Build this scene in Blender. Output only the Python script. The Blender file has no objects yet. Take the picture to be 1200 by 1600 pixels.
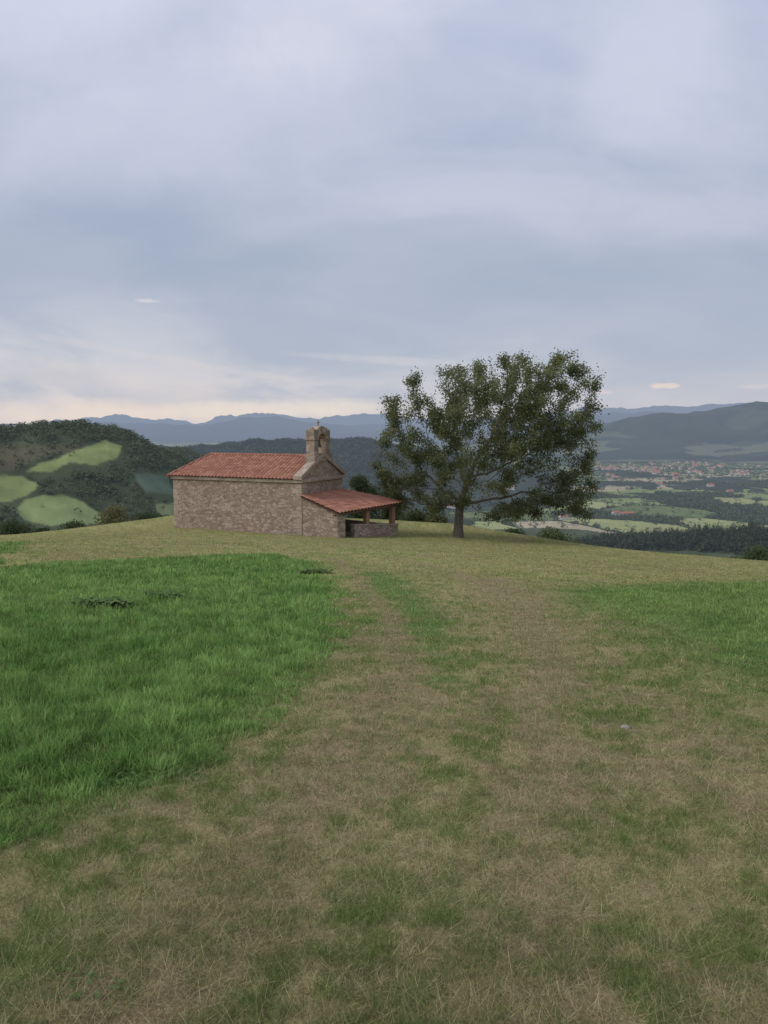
import bpy, math, time, numpy as np
t00=time.time()
def tick(s): print('TICK',s,round(time.time()-t00,1))
rng=np.random.default_rng(7)
C=bpy.context.scene.collection
PI=math.pi
EZ=1.6
PITCH=math.atan(130/1200)
cp,sp=math.cos(PITCH),math.sin(PITCH)
# ---------------------------------------------------------------- noise
def h2(ix,iy,seed):
    n=(ix.astype(np.int64)*374761393+iy.astype(np.int64)*668265263+seed*144269504)&0xffffffff
    n=((n^(n>>13))*1274126177)&0xffffffff
    n=n^(n>>16)
    return n/4294967296.0
def vn(x,y,seed=0):
    x=np.asarray(x,float);y=np.asarray(y,float)
    ix=np.floor(x);iy=np.floor(y);fx=x-ix;fy=y-iy
    fx=fx*fx*(3-2*fx);fy=fy*fy*(3-2*fy)
    a=h2(ix,iy,seed);b=h2(ix+1,iy,seed);c=h2(ix,iy+1,seed);d=h2(ix+1,iy+1,seed)
    return (a*(1-fx)+b*fx)*(1-fy)+(c*(1-fx)+d*fx)*fy
def fbm(x,y,seed=0,o=4):
    s=0;a=.5;t=0
    for i in range(o):
        s=s+a*vn(x*2**i+17.3*i,y*2**i-9.1*i,seed+i);t+=a;a*=.5
    return s/t
def vor(x,y,seed):
    ix=np.floor(x);iy=np.floor(y)
    f1=np.full(x.shape,9.);f2=np.full(x.shape,9.);i1=np.zeros(x.shape)
    for a in(-1,0,1):
        for b in(-1,0,1):
            cx=ix+a;cy=iy+b
            d=np.hypot(cx+.1+.8*h2(cx,cy,seed)-x,cy+.1+.8*h2(cx,cy,seed+1)-y)
            hid=h2(cx,cy,seed+2)
            c=d<f1
            f2=np.where(c,f1,np.minimum(f2,d));i1=np.where(c,hid,i1);f1=np.where(c,d,f1)
    return i1,f2-f1
def sst(a,b,x):
    t=np.clip((x-a)/(b-a),0,1);return t*t*(3-2*t)
# ---------------------------------------------------------------- view maths (used to survey positions)
def ray(u,v):
    x=(u-600)/1200.;yu=(800-v)/1200.
    return x,cp+yu*sp,-sp+yu*cp
def azs(u,v):
    dx,dy,dz=ray(u,v);return math.atan2(dx,dy),dz/math.hypot(dx,dy)
def proj(x,y,zr):
    f=np.maximum(y*cp-zr*sp,1e-6);return 600+1200*x/f,800-1200*(y*sp+zr*cp)/f
# ---------------------------------------------------------------- terrain (heights relative to the eye)
def layer(az,r,poly,Rr,wf,wb,base=-184.,amp=0,ns=0,seed=3,rf=60):
    P=[azs(u,v) for u,v in poly];A=np.array([p[0] for p in P]);S=np.array([p[1] for p in P])
    s=np.interp(az,A,S)
    R=Rr*(1+.10*(fbm(az*9,az*0+seed,seed,3)-.5))
    w=np.where(r<R,wf,wb)
    pr=np.exp(-((r-R)/w)**2)
    z=base+(s*R-base)*pr
    k=pr>.02
    if k.any():
        q=r[k];a=az[k]
        z[k]+=ns*R[k]*(fbm(a*rf,a*0,seed+5,5)-.5)*np.exp(-((q-R[k])/(w[k]*.3))**2)
        if amp: z[k]+=amp*pr[k]*(1-.8*np.exp(-((q-R[k])/(w[k]*.25))**2))*(fbm(q*np.sin(a)/(wf*.5),q*np.cos(a)/(wf*.5),seed+9,4)-.5)
    return z
L_left=[(-500,640),(-150,660),(0,674),(60,669),(130,663),(170,669),(200,681),(235,698),(275,708),(330,747),(400,802),(520,862)]
L_left2=[(-400,690),(100,699),(230,704),(290,708),(350,728),(450,758),(560,802),(650,852)]
L_mid=[(-300,690),(200,702),(290,702),(340,698),(390,690),(440,690),(500,693),(560,688),(610,697),(700,712),(800,730),(900,760)]
L_spur=[(700,915),(800,900),(850,884),(900,864),(960,852),(1050,848),(1200,838),(1500,820)]
L_right=[(560,730),(700,700),(860,672),(930,664),(960,656),(1010,649),(1080,643),(1120,636),(1160,630),(1200,628),(1300,620),(1600,612)]
L_rightlow=[(700,740),(880,714),(960,709),(1040,703),(1130,705),(1200,700),(1500,692)]
L_far=[(-600,650),(0,668),(130,656),(190,649),(240,656),(300,661),(345,652),(400,646),(440,648),(500,655),(560,650),(620,652),(700,660),(850,650),(920,636),(980,640),(1040,634),(1090,637),(1140,630),(1200,634),(1800,640)]
L_far2=[(-600,660),(100,668),(160,660),(210,663),(250,660),(320,664),(380,654),(430,652),(480,660),(560,664),(700,666),(900,650),(960,647),(1000,645),(1050,647),(1120,652),(1800,650)]
def nearz(x,y):
    yb=y-4*np.logaddexp(0,(y-64)/4.)
    yb=np.maximum(yb,-60)
    z=-1.6-.121*yb
    k=sst(0,40,y)
    tilt=np.where(x>0,-.05*x,np.interp(-x,[0,17,34,60],[0,.5,0,-1.5]))
    z=z+tilt*k
    yc=np.interp(x,[-90,-60,-32,-22,8,20,32,60],[45,56,64,78,76,62,54,46])
    d=np.maximum(y-yc,np.abs(x)-95)
    d=np.maximum(d,0)
    z=z-.36*(np.sqrt(d*d+14**2)-14)
    return z
def micro(x,y):
    r=np.hypot(x,y)
    k=1/(1+(r/60)**4)
    return k*(.10*(fbm(x*.35,y*.35,21,3)-.5)+.04*(fbm(x*2.2,y*2.2,31,3)-.5))
def terr(x,y,which=False):
    x=np.asarray(x,float);y=np.asarray(y,float)
    az=np.arctan2(x,y);r=np.hypot(x,y)
    z=nearz(x,y);w=np.zeros(x.shape,int)
    nk=r<200
    z[nk]+=micro(x[nk],y[nk])
    fk=r>=130
    if fk.any():
        X=x[fk];Y=y[fk];a=az[fk];q=r[fk]
        Ls=[z[fk],-180+3*(fbm(X/500,Y/500,41,3)-.5),
            layer(a,q,L_left,650,270,300,amp=46,ns=.010,seed=3),
            layer(a,q,L_left2,950,230,300,amp=40,ns=.010,seed=13),
            layer(a,q,L_mid,2500,500,700,amp=60,ns=.006,seed=23),
            layer(a,q,L_spur,760,190,220,amp=10,ns=.01,seed=33),
            layer(a,q,L_right,6500,1000,2500,amp=200,ns=.006,seed=43),
            layer(a,q,L_rightlow,5600,350,600,amp=60,ns=.004,seed=53),
            layer(a,q,L_far,26000,3500,6000,amp=500,ns=.009,seed=63,rf=80),
            layer(a,q,L_far2,16000,2500,3000,amp=300,ns=.006,seed=73,rf=80)]
        Ls=np.array(Ls);z[fk]=Ls.max(0);w[fk]=Ls.argmax(0)
    return (z,w) if which else z
def G(x,y): return terr(x,y)+EZ
def G1(x,y): return float(G(np.array([x],float),np.array([y],float))[0])
def hit(u,v):
    dx,dy,dz=ray(u,v)
    t=np.exp(np.linspace(math.log(1),math.log(300),1500))
    zz=terr(dx*t,dy*t)
    k=np.argmax(dz*t<=zz)
    return dx*t[k],dy*t[k]
def world_poly(pts): return np.array([hit(*p) for p in pts])
def sdist(px,py,P,closed=True):
    d=np.full(px.shape,1e9);ins=np.zeros(px.shape,bool);n=len(P)
    for i in range(n if closed else n-1):
        a=P[i];b=P[(i+1)%n];e=b-a;L=(e@e)+1e-12
        t=np.clip(((px-a[0])*e[0]+(py-a[1])*e[1])/L,0,1)
        d=np.minimum(d,np.hypot(px-a[0]-t*e[0],py-a[1]-t*e[1]))
        if closed:
            c=((a[1]>py)!=(b[1]>py))
            xx=a[0]+(py-a[1])*e[0]/(e[1] if abs(e[1])>1e-9 else 1e-9)
            ins^=(c&(px<xx))
    return np.where(ins,d,-d) if closed else d
LushL=world_poly([(-300,892),(0,886),(150,876),(300,869),(430,866),(505,882),(538,925),(556,975),(530,1020),(470,1068),(400,1128),(335,1185),(255,1228),(170,1262),(60,1312),(-20,1345),(-250,1480),(-600,1500),(-600,1000)])
LushR=world_poly([(835,920),(1000,912),(1200,906),(1500,902),(1700,1000),(1500,1200),(1200,1094),(1100,1066),(1025,1014),(940,964)])
LushS=world_poly([(-300,850),(0,848),(46,847),(30,862),(0,866),(-300,875)])
Strip=world_poly([(560,893),(600,893),(660,930),(696,960),(700,1062),(672,1066),(662,1000),(630,950)])
Track=world_poly([(700,905),(800,902),(850,930),(880,980),(900,1040),(850,1045),(800,990),(760,940)])
W1=world_poly([(250,1580),(430,1330),(560,1150),(625,1050),(610,960),(560,900),(520,872)])
W2=world_poly([(860,1590),(850,1300),(870,1100),(850,1000),(790,930),(700,890),(600,868)])
def lush_s(x,y):
    w=(.55*(fbm(x*1.3,y*1.3,51,4)-.5)+.55*(fbm(x*4.5,y*4.5,57,3)-.5))*np.clip(np.hypot(x,y)/8,.6,2.6)
    a=np.maximum(sdist(x,y,LushL),sdist(x,y,LushS))
    b=sdist(x,y,LushR)
    return np.maximum(a,b)+w,b>a
def lush(x,y): return lush_s(x,y)[0]
def lerp(a,b,t): return np.asarray(a)*(1-t[...,None])+np.asarray(b)*t[...,None]
def mown_col(x,y):
    r=np.hypot(x,y)
    far=sst(7,28,r)
    straw=lerp((.40,.335,.175),(.43,.38,.175),far)
    green=lerp((.18,.225,.07),(.27,.30,.10),far)
    n=.20*fbm(x*.7,y*.45,61,3)+.40*fbm(x*3.2,y*2.6,65,3)+.40*fbm(x*11,y*9,68,2)
    g=sst(.40,.60,n)
    g=np.clip(.17+g*.80-.05*far,0,1)
    c=straw*(1-g[...,None])+green*g[...,None]
    brown=np.array((.345,.262,.16))
    b=sst(.50,.66,.5*fbm(x*.9+40,y*.9,71,3)+.5*fbm(x*6,y*6,73,3))*.55
    wt=np.minimum(sdist(x,y,W1,False),sdist(x,y,W2,False))+.7*(fbm(x*2,y*2,79,3)-.5)
    b=np.maximum(b,.66*sst(.42,.06,wt))
    b=np.maximum(b,.8*sst(-1.0,1.0,sdist(x,y,Track)+1.6*(fbm(x*1.5,y*1.5,75,3)-.5)))
    c=c*(1-b[...,None])+brown*b[...,None]
    s=.9*sst(-.35,.35,sdist(x,y,Strip)+1.1*(fbm(x*2,y*2,77,3)-.5))
    c=c*(1-s[...,None])+np.array((.15,.25,.07))*s[...,None]
    return c
def lush_col(x,y):
    n=.4*fbm(x*.5,y*.6,81,3)+.6*fbm(x*3.6,y*3.6,84,3)
    return lerp((.15,.265,.07),(.27,.40,.125),sst(.32,.66,n))
# ---------------------------------------------------------------- mesh helpers
def fastmesh(name,V,F,mats=None,parent=None,col=None,smooth=False,midx=None):
    V=np.asarray(V,np.float32).reshape(-1,3)
    if isinstance(F,np.ndarray): F=[F]
    me=bpy.data.meshes.new(name)
    me.vertices.add(len(V));me.vertices.foreach_set('co',V.ravel())
    tot=np.concatenate([np.full(len(f),f.shape[1]) for f in F])
    idx=np.concatenate([f.ravel() for f in F]).astype(np.int32)
    me.loops.add(len(idx));me.loops.foreach_set('vertex_index',idx)
    me.polygons.add(len(tot))
    me.polygons.foreach_set('loop_start',np.concatenate([[0],np.cumsum(tot)[:-1]]).astype(np.int32))
    me.polygons.foreach_set('loop_total',tot.astype(np.int32))
    if smooth: me.polygons.foreach_set('use_smooth',np.ones(len(tot),bool))
    for m in (mats if isinstance(mats,(list,tuple)) else [mats]): me.materials.append(m)
    if midx is not None: me.polygons.foreach_set('material_index',np.asarray(midx,np.int32))
    me.update(calc_edges=True)
    if col is not None:
        a=me.color_attributes.new('Col','FLOAT_COLOR','POINT')
        cc=np.ones((len(V),4),np.float32);cc[:,:3]=col;a.data.foreach_set('color',cc.ravel())
    o=bpy.data.objects.new(name,me);C.objects.link(o)
    if parent: o.parent=parent
    return o
class MB:
    def __init__(s): s.v=[];s.f=[];s.m=[]
    def poly(s,pts,faces,m=0):
        b=len(s.v);s.v+=[tuple(p) for p in pts];s.f+=[tuple(b+i for i in f) for f in faces];s.m+=[m]*len(faces)
    def box(s,x0,x1,y0,y1,z0,z1,m=0):
        s.poly([(x0,y0,z0),(x1,y0,z0),(x1,y1,z0),(x0,y1,z0),(x0,y0,z1),(x1,y0,z1),(x1,y1,z1),(x0,y1,z1)],
               [(0,3,2,1),(4,5,6,7),(0,1,5,4),(1,2,6,5),(2,3,7,6),(3,0,4,7)],m)
    def hexa(s,b,t,m=0):
        s.poly(list(b)+list(t),[(0,3,2,1),(4,5,6,7),(0,1,5,4),(1,2,6,5),(2,3,7,6),(3,0,4,7)],m)
    def prism(s,pts,vec,m=0):
        n=len(pts);q=[tuple(np.add(p,vec)) for p in pts]
        s.poly(list(pts)+q,[tuple(range(n))[::-1],tuple(range(n,2*n))]+[(i,(i+1)%n,n+(i+1)%n,n+i) for i in range(n)],m)
    def tube(s,a,b,r0,r1,n=8,m=0):
        a=np.array(a,float);b=np.array(b,float);d=b-a;d/=np.linalg.norm(d)
        u=np.cross(d,(0,0,1) if abs(d[2])<.9 else (1,0,0));u/=np.linalg.norm(u);w=np.cross(d,u)
        P=[a+r0*(math.cos(2*PI*i/n)*u+math.sin(2*PI*i/n)*w) for i in range(n)]+[b+r1*(math.cos(2*PI*i/n)*u+math.sin(2*PI*i/n)*w) for i in range(n)]
        s.poly(P,[(i,(i+1)%n,n+(i+1)%n,n+i) for i in range(n)]+[tuple(range(n))[::-1],tuple(range(n,2*n))],m)
    def build(s,name,mats,parent=None,scale=1.,bevel=0):
        me=bpy.data.meshes.new(name)
        me.from_pydata([(x*scale,y*scale,z*scale) for x,y,z in s.v],[],s.f)
        for m in (mats if isinstance(mats,(list,tuple)) else [mats]): me.materials.append(m)
        me.polygons.foreach_set('material_index',s.m);me.update()
        o=bpy.data.objects.new(name,me);C.objects.link(o)
        if parent: o.parent=parent
        if bevel:
            b=o.modifiers.new('bevel','BEVEL');b.width=bevel;b.segments=1
        return o
def tag(o,label=None,cat=None,group=None,kind=None):
    if label:o['label']=label
    if cat:o['category']=cat
    if group:o['group']=group
    if kind:o['kind']=kind
    return o
def empty(name,loc,rz=0):
    o=bpy.data.objects.new(name,None);C.objects.link(o);o.location=loc;o.rotation_euler=(0,0,rz);o.empty_display_size=.3
    return o
# ---------------------------------------------------------------- materials
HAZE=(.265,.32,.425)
def nd(nt,t,**k):
    n=nt.nodes.new(t)
    for a,b in k.items(): setattr(n,a,b)
    return n
def math_(nt,op,a,b=None,c=None):
    n=nd(nt,'ShaderNodeMath',operation=op)
    for i,q in enumerate((a,b,c)):
        if q is None: continue
        if isinstance(q,(int,float)): n.inputs[i].default_value=q
        else: nt.links.new(q,n.inputs[i])
    return n.outputs[0]
def mixc(nt,bt,f,a,b):
    n=nd(nt,'ShaderNodeMix',data_type='RGBA',blend_type=bt)
    for s,q in ((n.inputs[0],f),(n.inputs[6],a),(n.inputs[7],b)):
        if isinstance(q,(int,float)): s.default_value=q
        elif isinstance(q,tuple): s.default_value=(*q,1) if len(q)==3 else q
        else: nt.links.new(q,s)
    return n.outputs[2]
def noise(nt,vec,scale,detail=4,rough=.55,dist=0):
    n=nd(nt,'ShaderNodeTexNoise');n.inputs['Scale'].default_value=scale;n.inputs['Detail'].default_value=detail
    n.inputs['Roughness'].default_value=rough;n.inputs['Distortion'].default_value=dist
    if vec is not None: nt.links.new(vec,n.inputs['Vector'])
    return n
def mapr(nt,x,a,b,c,d,smooth=False):
    n=nd(nt,'ShaderNodeMapRange')
    if smooth:n.interpolation_type='SMOOTHSTEP'
    nt.links.new(x,n.inputs[0])
    for i,q in enumerate((a,b,c,d)): n.inputs[i+1].default_value=q
    return n.outputs[0]
def newmat(name):
    m=bpy.data.materials.new(name);m.use_nodes=True;nt=m.node_tree;nt.nodes.clear();return m,nt
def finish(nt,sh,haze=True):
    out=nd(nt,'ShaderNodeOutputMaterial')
    if haze:  # distance haze painted into the material: glowing haze colour mixed in with range
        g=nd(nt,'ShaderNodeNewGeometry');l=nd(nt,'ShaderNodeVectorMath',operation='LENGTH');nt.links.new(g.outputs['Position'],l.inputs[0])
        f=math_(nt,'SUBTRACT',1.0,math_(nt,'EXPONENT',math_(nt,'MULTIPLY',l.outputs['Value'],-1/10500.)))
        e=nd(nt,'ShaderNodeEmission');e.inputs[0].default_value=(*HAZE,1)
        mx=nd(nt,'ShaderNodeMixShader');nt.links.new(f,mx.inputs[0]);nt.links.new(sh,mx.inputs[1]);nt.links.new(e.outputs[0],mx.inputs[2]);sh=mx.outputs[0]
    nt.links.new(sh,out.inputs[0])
def colmat(name,transl=0,haze=True):
    m,nt=newmat(name)
    a=nd(nt,'ShaderNodeAttribute',attribute_name='Col');c=a.outputs['Color']
    d=nd(nt,'ShaderNodeBsdfDiffuse');nt.links.new(c,d.inputs[0]);sh=d.outputs[0]
    if transl:
        t=nd(nt,'ShaderNodeBsdfTranslucent');nt.links.new(c,t.inputs[0])
        mx=nd(nt,'ShaderNodeMixShader');mx.inputs[0].default_value=transl
        nt.links.new(sh,mx.inputs[1]);nt.links.new(t.outputs[0],mx.inputs[2]);sh=mx.outputs[0]
    finish(nt,sh,haze);return m
M_leaf=colmat('foliage',.3,False)
M_grass=colmat('grass_blades',.3,False)
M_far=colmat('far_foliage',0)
m,nt=newmat('terrain')
a=nd(nt,'ShaderNodeAttribute',attribute_name='Col')
g=nd(nt,'ShaderNodeNewGeometry')
n1=noise(nt,g.outputs['Position'],9,5,.7);n2=noise(nt,g.outputs['Position'],70,3,.6);n3=noise(nt,g.outputs['Position'],.05,5,.6)
f=math_(nt,'MULTIPLY',mapr(nt,n1.outputs[0],.25,.75,.6,1.35),mapr(nt,n2.outputs[0],.3,.7,.6,1.3))
f=math_(nt,'MULTIPLY',f,mapr(nt,n3.outputs[0],.3,.7,.85,1.15))
cc=nd(nt,'ShaderNodeVectorMath',operation='SCALE');nt.links.new(a.outputs['Color'],cc.inputs[0]);nt.links.new(f,cc.inputs['Scale'])
p=nd(nt,'ShaderNodeBsdfDiffuse');nt.links.new(cc.outputs[0],p.inputs[0])
bp=nd(nt,'ShaderNodeBump');bp.inputs['Strength'].default_value=.6;bp.inputs['Distance'].default_value=.03
nt.links.new(n1.outputs[0],bp.inputs['Height']);nt.links.new(bp.outputs[0],p.inputs['Normal'])
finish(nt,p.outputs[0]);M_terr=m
def stone(name,c1,c2,c3,scale=2.6,mortar=(.30,.26,.22),zs=1.7,mw=.05,mf=.75):
    m,nt=newmat(name)
    tc=nd(nt,'ShaderNodeTexCoord');mp=nd(nt,'ShaderNodeMapping');mp.inputs['Scale'].default_value=(1,1,zs);nt.links.new(tc.outputs['Object'],mp.inputs[0])
    dn=noise(nt,mp.outputs[0],3,3);vm=nd(nt,'ShaderNodeVectorMath',operation='MULTIPLY_ADD')
    nt.links.new(dn.outputs['Color'],vm.inputs[0]);vm.inputs[1].default_value=(.10,.10,.10);nt.links.new(mp.outputs[0],vm.inputs[2])
    v=nd(nt,'ShaderNodeTexVoronoi');v.inputs['Scale'].default_value=scale;nt.links.new(vm.outputs[0],v.inputs['Vector'])
    ve=nd(nt,'ShaderNodeTexVoronoi',feature='DISTANCE_TO_EDGE');ve.inputs['Scale'].default_value=scale;nt.links.new(vm.outputs[0],ve.inputs['Vector'])
    s=nd(nt,'ShaderNodeSeparateColor');nt.links.new(v.outputs['Color'],s.inputs[0])
    r=nd(nt,'ShaderNodeValToRGB');e=r.color_ramp.elements;e[0].position=.0;e[0].color=(*c1,1);e[1].position=1;e[1].color=(*c3,1);k=e.new(.5);k.color=(*c2,1)
    nt.links.new(s.outputs[0],r.inputs[0])
    edge=mapr(nt,ve.outputs[0],mw*.3,mw,1,0)
    c=mixc(nt,'MIX',math_(nt,'MULTIPLY',edge,mf),r.outputs[0],mortar)
    n=noise(nt,tc.outputs['Object'],.5,5,.6);n2=noise(nt,tc.outputs['Object'],12,4,.6)
    c=mixc(nt,'MULTIPLY',1.0,c,mixc(nt,'MIX',n.outputs[0],(.82,.80,.80),(1.15,1.14,1.12)))
    c=mixc(nt,'MULTIPLY',.6,c,mixc(nt,'MIX',n2.outputs[0],(.6,.6,.6),(1.35,1.35,1.35)))
    b=nd(nt,'ShaderNodeBsdfDiffuse');nt.links.new(c,b.inputs[0])
    bu=nd(nt,'ShaderNodeBump');bu.inputs['Strength'].default_value=.9;bu.inputs['Distance'].default_value=.05
    nt.links.new(math_(nt,'ADD',math_(nt,'MINIMUM',ve.outputs[0],.15),math_(nt,'MULTIPLY',n2.outputs[0],.15)),bu.inputs['Height']);nt.links.new(bu.outputs[0],b.inputs['Normal'])
    finish(nt,b.outputs[0],False);return m
M_rubble=stone('rubble_stone',(.29,.215,.17),(.40,.31,.25),(.53,.435,.36),scale=3.5,mortar=(.24,.18,.145),zs=1.8,mw=.075,mf=.8)
M_ashlar=stone('dressed_stone',(.36,.285,.225),(.44,.355,.285),(.51,.42,.34),scale=1.3,mortar=(.28,.22,.19),zs=1.3,mw=.03)
M_dark=stone('weathered_stone',(.27,.21,.16),(.37,.295,.23),(.47,.39,.31),scale=1.7,mortar=(.18,.14,.12),zs=1.4,mw=.03)
def simple(name,c,var=.3,scale=6,haze=False,c2=None,rough=.8):
    m,nt=newmat(name);tc=nd(nt,'ShaderNodeTexCoord');n=noise(nt,tc.outputs['Object'],scale,5,.65)
    c2=c2 or tuple(q*(1-var) for q in c)
    k=mixc(nt,'MIX',mapr(nt,n.outputs[0],.3,.7,0,1),c,c2)
    b=nd(nt,'ShaderNodeBsdfPrincipled');nt.links.new(k,b.inputs['Base Color']);b.inputs['Roughness'].default_value=rough
    finish(nt,b.outputs[0],haze);return m
PER=.30
def tilemat(name,ax,per,course):
    m,nt=newmat(name);tc=nd(nt,'ShaderNodeTexCoord');sx_=nd(nt,'ShaderNodeSeparateXYZ');nt.links.new(tc.outputs['Object'],sx_.inputs[0])
    q=math_(nt,'ADD',math_(nt,'DIVIDE',sx_.outputs[ax],per),.5)
    a=math_(nt,'FLOOR',q);b_=math_(nt,'FLOOR',math_(nt,'DIVIDE',sx_.outputs[2],course))
    cx=nd(nt,'ShaderNodeCombineXYZ');nt.links.new(a,cx.inputs[0]);nt.links.new(b_,cx.inputs[1])
    wn=nd(nt,'ShaderNodeTexWhiteNoise',noise_dimensions='2D');nt.links.new(cx.outputs[0],wn.inputs['Vector'])
    r=nd(nt,'ShaderNodeValToRGB');e=r.color_ramp.elements;e[0].color=(.32,.145,.10,1);e[1].color=(.46,.24,.17,1);k=e.new(.5);k.color=(.39,.182,.128,1)
    nt.links.new(wn.outputs['Value'],r.inputs[0])
    n=noise(nt,tc.outputs['Object'],.8,5,.6)
    c=mixc(nt,'MULTIPLY',1,r.outputs[0],mixc(nt,'MIX',n.outputs[0],(.88,.89,.90),(1.12,1.10,1.07)))
    fr=math_(nt,'ABSOLUTE',math_(nt,'SUBTRACT',math_(nt,'FRACT',q),.5))
    c=mixc(nt,'MIX',mapr(nt,fr,.34,.46,0,.6,True),c,(.18,.09,.065))  # groove shade between tile columns painted into the colour
    b=nd(nt,'ShaderNodeBsdfDiffuse');nt.links.new(c,b.inputs[0]);finish(nt,b.outputs[0],False);return m
M_tile=tilemat('clay_tiles',0,PER*1.2,.145)
M_tile2=tilemat('porch_clay_tiles',1,.36,.12)
M_wood=simple('old_timber',(.18,.105,.065),.4,9)
M_post=simple('brick_post',(.42,.24,.16),.35,8)
M_bark=simple('bark',(.20,.17,.135),.5,5,c2=(.10,.085,.068))
M_bronze=simple('bronze_bell',(.06,.075,.06),.3,9,rough=.5)
M_rock=simple('pale_rock',(.36,.34,.31),.35,14)
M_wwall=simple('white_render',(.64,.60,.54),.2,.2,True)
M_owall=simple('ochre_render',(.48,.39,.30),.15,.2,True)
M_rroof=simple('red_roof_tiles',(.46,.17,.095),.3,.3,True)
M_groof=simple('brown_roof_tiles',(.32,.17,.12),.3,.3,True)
# ---------------------------------------------------------------- terrain sheet
fa=np.radians(np.linspace(-36,36,680))
ra=np.radians(np.linspace(40,320,57))
AZ=np.concatenate([fa,ra]);NA=len(AZ)
ll=lambda a,b,n:np.linspace(math.log(a),math.log(b),n)[:-1]
R=np.exp(np.concatenate([ll(.6,75,210),ll(75,330,60),ll(330,1150,330),ll(1150,6800,330),ll(6800,46000,130),[math.log(46000)]]));NR=len(R)
RR,AA=np.meshgrid(R,AZ,indexing='ij')
X=(RR*np.sin(AA)).ravel();Y=(RR*np.cos(AA)).ravel()
Z,W=terr(X,Y,True)
tick('terr')
rr=np.hypot(X,Y)
col=np.zeros((len(X),3))
nearm=(W==0)&(rr<140)
xi,yi=X[nearm],Y[nearm]
ls,lr_=lush_s(xi,yi);lm=np.where(lr_,sst(-.6,.9,ls)*.9,sst(-.15,.25,ls))
mc=mown_col(xi,yi)*.88;lc=lush_col(xi,yi)*.62
cn=mc*(1-lm[:,None])+lc*lm[:,None]
yc=np.interp(xi,[-90,-60,-32,-22,8,20,32,60],[45,56,64,78,76,62,54,46])
sc=sst(8,20,yi-yc)
cn=cn*(1-sc[:,None])+np.array((.09,.12,.05))*sc[:,None]
col[nearm]=cn
col[(W==0)&(rr>=140)]=(.08,.11,.05)
def fieldinfo(x,y):
    wx=x+110*(fbm(x/260,y/260,91,3)-.5);wy=y+110*(fbm(x/260+9,y/260,93,3)-.5)
    c=math.cos(.30);s=math.sin(.30)
    qx=(wx*c+wy*s)/165.;qy=(-wx*s+wy*c)/215.
    hid,e=vor(qx,qy,101)
    big=fbm(x/300,y/520,107,3)
    wood=(hid<.17)|(big>.59)
    hedge=(e<.05*(.2+1.8*vn(x/90,y/90,109)))&(vn(x/140,y/140,113)>.3)
    u,v=proj(x,y,np.full(x.shape,-180.))
    town=(v<750)&(v>718)&(u>905)
    return hid,e,wood&~(town&(hid>.08)),hedge,town
def valley_col(x,y):
    hid,e,wood,hedge,town=fieldinfo(x,y)
    k=(hid*13.7)%1.0
    c=np.where((k<.40)[:,None],(.24,.29,.115),np.where((k<.66)[:,None],(.34,.36,.16),np.where((k<.84)[:,None],(.43,.37,.24),(.16,.20,.085))))
    c=c*(.8+.4*fbm(x/60,y/60,111,3))[:,None]
    c[hedge]=(.07,.09,.045);c[wood]=(.06,.078,.042)
    return c
u_,v_=proj(X,Y,Z)
vm_=(W==1)
col[vm_]=valley_col(X[vm_],Y[vm_])
def inpoly(x,y,P): return sdist(x,y,np.array(P,float))
FLD=[([(40,736),(66,720),(98,710),(135,698),(165,690),(190,697),(184,714),(150,726),(110,726),(80,738)],(.26,.31,.12)),
     ([(-60,750),(0,744),(36,746),(60,758),(44,772),(10,784),(-60,790)],(.26,.30,.12)),
     ([(24,798),(40,780),(68,772),(100,772),(130,786),(158,804),(160,820),(80,820),(38,812)],(.25,.31,.13)),
     ([(212,742),(262,745),(272,772),(228,770)],(.14,.19,.13)),
     ([(240,786),(278,784),(278,814),(250,816)],(.25,.27,.13))]
BRN=[(-80,700),(20,694),(100,690),(165,694),(130,704),(70,720),(30,737),(-80,744)]
def hill_open(u,v):
    d=np.full(u.shape,-1e9)
    for P,c in FLD: d=np.maximum(d,inpoly(u,v,P))
    return d
def hnoise(x,y): return 13*(fbm(x/20,y/20,125,4)-.5)
lm_=(W==2)|(W==3)
uu,vv=u_[lm_],v_[lm_]
xx_,yy_=X[lm_],Y[lm_]
cl=np.tile(np.array((.085,.105,.058)),(lm_.sum(),1))*(.7+.6*fbm(xx_/40,yy_/40,121,4))[:,None]
b=.8*sst(-2,8,inpoly(uu,vv,BRN)+14*(fbm(xx_/25,yy_/25,123,3)-.5))[:,None]
cl=cl*(1-b)+np.array((.155,.13,.08))*b
for P,c in FLD:
    s=sst(-.8,1.2,inpoly(uu,vv,P)+hnoise(xx_,yy_))[:,None]
    cl=cl*(1-s)+np.array(c)*s*(.7+.6*fbm(xx_/14,yy_/14,127,4))[:,None]
col[lm_]=cl
mk=W==4;col[mk]=np.array((.055,.07,.048))*(.6+.8*fbm(X[mk]/90,Y[mk]/90,131,4))[:,None]
mk=W==5;col[mk]=(.045,.06,.035)
mk=(W==6)|(W==7)
nn=fbm(X[mk]/420,Y[mk]/420,141,5);base=np.array((.045,.058,.04))*(.6+.9*fbm(X[mk]/160,Y[mk]/160,143,4))[:,None]
low=sst(60,-150,Z[mk])
cm=sst(.55,.60,nn+.12*low)[:,None]
hid,e=vor(X[mk]/220,Y[mk]/160,151)
cm=cm*np.where(hid<.75,1,.2)[:,None]*(.20+.65*low)[:,None]
col[mk]=base*(1-cm)+np.array((.17,.18,.10))*cm
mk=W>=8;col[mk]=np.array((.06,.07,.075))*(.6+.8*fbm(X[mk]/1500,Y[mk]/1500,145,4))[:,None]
V=np.stack([X,Y,Z+EZ],1)
i=np.arange(NR-1)[:,None]*NA;j=np.arange(NA)[None,:];j2=(j+1)%NA
F=np.stack([i+j,i+j2,i+NA+j2,i+NA+j],-1).reshape(-1,4)[:,::-1]
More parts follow.
